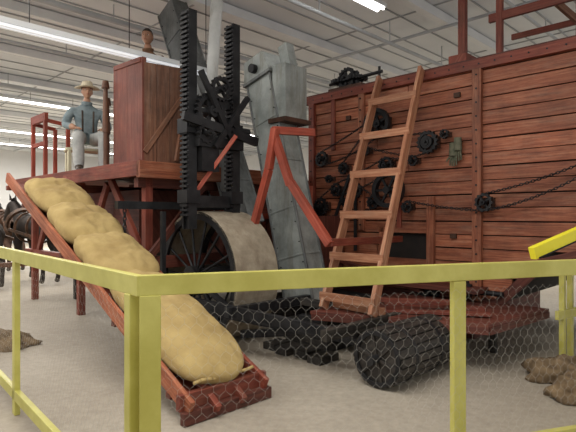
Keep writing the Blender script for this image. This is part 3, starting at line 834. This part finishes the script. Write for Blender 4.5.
def person(name,loc,face,scale,pose,shirt,pants,skin,hatted):
    p=root(name,loc); ang=math.atan2(-face[0],face[1])
    M=Matrix.Translation(loc)@Matrix.Rotation(ang,4,'Z')@Matrix.Scale(scale,4)
    J=[];E=[];Lb=[]
    def j(co,r,parent=None,lab=0):
        J.append((Vector(co),r)); i=len(J)-1
        if parent is not None: E.append((parent,i)); Lb.append(lab)
        return i
    sit=pose=='sit'
    pz=0.56 if sit else 0.95
    pe=j((0,0,pz),(0.175,0.13)); sp=j((0,-0.01,pz+0.2),(0.17,0.125),pe,0); ch=j((0,0,pz+0.40),(0.205,0.135),sp,0)
    nb=j((0,0.005,pz+0.53),(0.085,0.075),ch,0); nk=j((0,0.02,pz+0.58),(0.056,0.056),nb,2); nt_=j((0,0.03,pz+0.66),(0.054,0.054),nk,2)
    hd=[]
    for s_ in(-1,1):
        if sit:
            hp=j((s_*0.095,0.03,pz-0.02),0.12,pe,1); md=j((s_*0.14,0.24,pz+0.0),0.108,hp,1); kn=j((s_*0.18,0.45,pz-0.01),0.092,md,1)
            cf=j((s_*0.175,0.46,0.33),0.088,kn,1); an=j((s_*0.17,0.47,0.12),0.082,cf,1); fo=j((s_*0.175,0.54,0.055),0.048,an,3); to=j((s_*0.19,0.68,0.042),0.04,fo,3)
            sh=j((s_*0.205,0.0,pz+0.44),0.082,ch,0); ua=j((s_*0.265,0.01,pz+0.33),0.074,sh,0); el=j((s_*0.31,0.05,pz+0.19),0.065,ua,0)
            wr=(s_*0.19,0.27,pz+0.135); fm=j((s_*0.245,0.18,pz+0.16),0.055,el,0); wi=j(wr,0.03,fm,2)
            hd.append((wr,Vector((-s_*0.15,1,-0.15)),s_))
        else:
            hp=j((s_*0.09,0,pz-0.08),0.1,pe,1); md=j((s_*0.1,0.01,pz-0.28),0.085,hp,1); kn=j((s_*0.1,0.015,0.49),0.068,md,1)
            cf=j((s_*0.1,-0.01,0.33),0.066,kn,1); an=j((s_*0.1,-0.01,0.10),0.055,cf,1); fo=j((s_*0.105,0.07,0.055),0.045,an,3); to=j((s_*0.115,0.19,0.042),0.036,fo,3)
            sh=j((s_*0.19,0,pz+0.45),0.07,ch,0); ua=j((s_*0.23,0,pz+0.32),0.06,sh,0); el=j((s_*0.25,0.0,pz+0.16),0.05,ua,0)
            fm=j((s_*0.23,0.12,pz+0.10),0.042,el,0); wr=(s_*0.2,0.24,pz+0.08); wi=j(wr,0.028,fm,2)
            hd.append((wr,Vector((0,1,-0.1)),s_))
    me=skin_obj('body',J,E,2); label_mats(me,J,E,Lb,[shirt,pants,skin,M_boot]); place(me,'body',p,M)
    for wr,d,s_ in hd: hand(wr,d,(0,0.1,1),(-1 if s_>0 else 1),0.25,M,p,'hand_left' if s_<0 else 'hand_right',skin)
    HM=head((0,0.045,pz+0.735),M,p,skin,hair=True)
    if hatted: hat(HM,p)
    b=B('collar_and_belt',p,M)
    b.ring(Vector((0,0.012,pz+0.56)),Vector((0,0.25,1)),0.08,0.058,0.04,shirt,seg=24)
    for s_ in(-1,1): b.beam(Vector((s_*0.08,0.136,pz+0.42)),Vector((s_*0.075,0.130,pz+0.10)),0.03,0.012,M_boot if sit else shirt)
    b.finish()
    return p
seatloc=W(8.1,3.45,2.15)
fdir=Vector((0.50,-0.87)).normalized()
person('seated_man_in_straw_hat',seatloc,fdir,1.06,'sit',M_shirt,M_pants,M_skin,True)
b=B('wooden_bench')
fv=Vector((fdir.x,fdir.y,0)); rv=fv.cross(Z)
ctr=seatloc-fv*0.04
pp=[ctr+rv*x+fv*y for x,y in((-0.32,-0.2),(0.32,-0.2),(0.32,0.16),(-0.32,0.16))]
b.hexa([q+Z*0.40 for q in pp]+[q+Z*0.44 for q in pp],M_cream)
for q in pp:
    q2=ctr+(q-ctr)*0.85; b.beam(q2,q2+Z*0.41,0.05,0.05,M_cream)
b.finish(bevel=0.004)
person('standing_man_on_deck',W(7.1,4.0,2.47),Vector((-0.05,-1)).normalized(),1.08,'stand',M_shirt2,M_pants,M_skin2,False)

def horse(name,u,v,coat,yaw=0.0,hn=0.0):
    loc=W(u,v,0); p=root(name,loc)
    ang=math.radians(45)+yaw
    M=Matrix.Translation(loc)@Matrix.Rotation(ang,4,'Z')
    J=[];E=[];Lb=[]
    def j(co,r,parent=None,lab=0):
        J.append((Vector(co),r)); i=len(J)-1
        if parent is not None: E.append((parent,i)); Lb.append(lab)
        return i
    bl=j((0,-0.08,1.22),(0.29,0.30)); ru=j((0,-0.55,1.30),(0.27,0.27),bl); re=j((0,-0.80,1.24),(0.17,0.18),ru)
    ch=j((0,0.42,1.26),(0.26,0.31),bl); nb=j((0,0.68,1.42),(0.17,0.24),ch); nm=j((0,0.90,1.66-hn),(0.12,0.17),nb); po=j((0,1.08,1.88-hn*1.6),(0.095,0.115),nm)
    h1=j((0,1.22,1.80-hn*1.8),(0.09,0.12),po); h2=j((0,1.38,1.62-hn*1.9),(0.07,0.085),h1); h3=j((0,1.50,1.48-hn*2),(0.058,0.062),h2)
    for s_ in(-1,1):
        a=j((s_*0.15,-0.62,1.10),(0.14,0.19),ru); c=j((s_*0.18,-0.45,0.88),0.12,a); g=j((s_*0.17,-0.70,0.66),0.08,c); d=j((s_*0.17,-0.80,0.52),0.062,g)
        e=j((s_*0.17,-0.77,0.32),0.043,d); f=j((s_*0.17,-0.75,0.15),0.05,e); k=j((s_*0.17,-0.69,0.05),0.062,f,1)
        a=j((s_*0.15,0.48,1.08),(0.12,0.16),ch); c=j((s_*0.17,0.42,0.84),0.09,a); d=j((s_*0.16,0.46,0.50),0.058,c); e=j((s_*0.16,0.45,0.32),0.042,d)
        f=j((s_*0.16,0.46,0.15),0.05,e); k=j((s_*0.16,0.51,0.05),0.062,f,1)
    me=skin_obj('body',J,E,2); label_mats(me,J,E,Lb,[coat,M_hoof]); place(me,'body',p,M)
    b=B('mane_ears_tail',p,M)
    for s_ in(-1,1):
        b.cyl((s_*0.05,1.06,1.96-hn*1.6),(s_*0.07,1.09,2.11-hn*1.6),0.035,coat,r2=0.005,seg=10)
    pts=[Vector((0,0.55,1.68)),Vector((0,0.75,1.80-hn*.6)),Vector((0,0.92,1.92-hn*1.2)),Vector((0,1.03,2.02-hn*1.6)),Vector((0,1.16,1.96-hn*1.7))]
    for a,c in zip(pts[:-1],pts[1:]):
        for q in range(6):
            m=a.lerp(c,q/6); b.cyl(m,m+Vector((0.09+0.02*(q%2),-0.03,-0.16-0.05*(q%3))),0.028,M_mane,r2=0.006,seg=8)
    for q in range(9):
        t=2*math.pi*q/9; o=Vector((0.03*math.cos(t),0.03*math.sin(t),0))
        b.path([Vector((0,-0.90,1.34))+o*.4,Vector((0,-1.02,1.20))+o,Vector((0,-1.06,0.85))+o*1.6,Vector((0,-1.03,0.50))+o*0.8],0.028,M_mane)
    b.finish()
    b=B('harness',p,M)
    b.ring(Vector((0,0.60,1.36)),Vector((0,0.8,0.45)),0.36,0.30,0.10,M_leather,seg=30)
    for yy,rr in((0.2,0.335),(-0.35,0.33)): b.ring(Vector((0,yy,1.24)),Vector((0,1,0)),rr+0.02,rr-0.02,0.05,M_leather,seg=36)
    for s_ in(-1,1): b.beam(Vector((s_*0.33,0.55,1.2)),Vector((s_*0.34,-0.9,1.02)),0.02,0.06,M_leather)
    b.beam(Vector((0,0.5,1.62)),Vector((0,-0.75,1.58)),0.06,0.02,M_leather)
    b.finish()
horse('harnessed_horse',12.1,3.95,M_hblack,0.12,0.05)
horse('harnessed_horse',12.2,5.05,M_hbrown,-0.05,0.1)
horse('harnessed_horse',12.1,2.85,M_hblack,0.1,0.0)
horse('harnessed_horse',15.3,4.3,M_hbrown,0.0,0.0)
horse('harnessed_horse',15.3,5.5,M_hblack,0.0,0.06)
horse('harnessed_horse',15.4,6.7,M_hbrown,0.0,0.03)
b=B('draught_pole'); b.beam(W(9.0,3.7,0.55),W(10.0,3.7,0.62),0.1,0.12,M_dkwood); b.beam(W(9.95,2.4,0.62),W(9.95,5.8,0.62),0.1,0.08,M_brown)
b.beam(W(9.1,3.7,0.0),W(9.1,3.7,0.55),0.1,0.1,M_dkwood); b.finish(bevel=0.004)

# ---------------------------------------------------------------- camera
cam=bpy.data.cameras.new('camera'); co=bpy.data.objects.new('camera',cam); scene.collection.objects.link(co)
co.location=(0,0,1.5); co.rotation_euler=(math.radians(90),0,0); cam.sensor_width=36; cam.lens=31.25; cam.clip_end=200; cam.clip_start=0.05
scene.camera=co
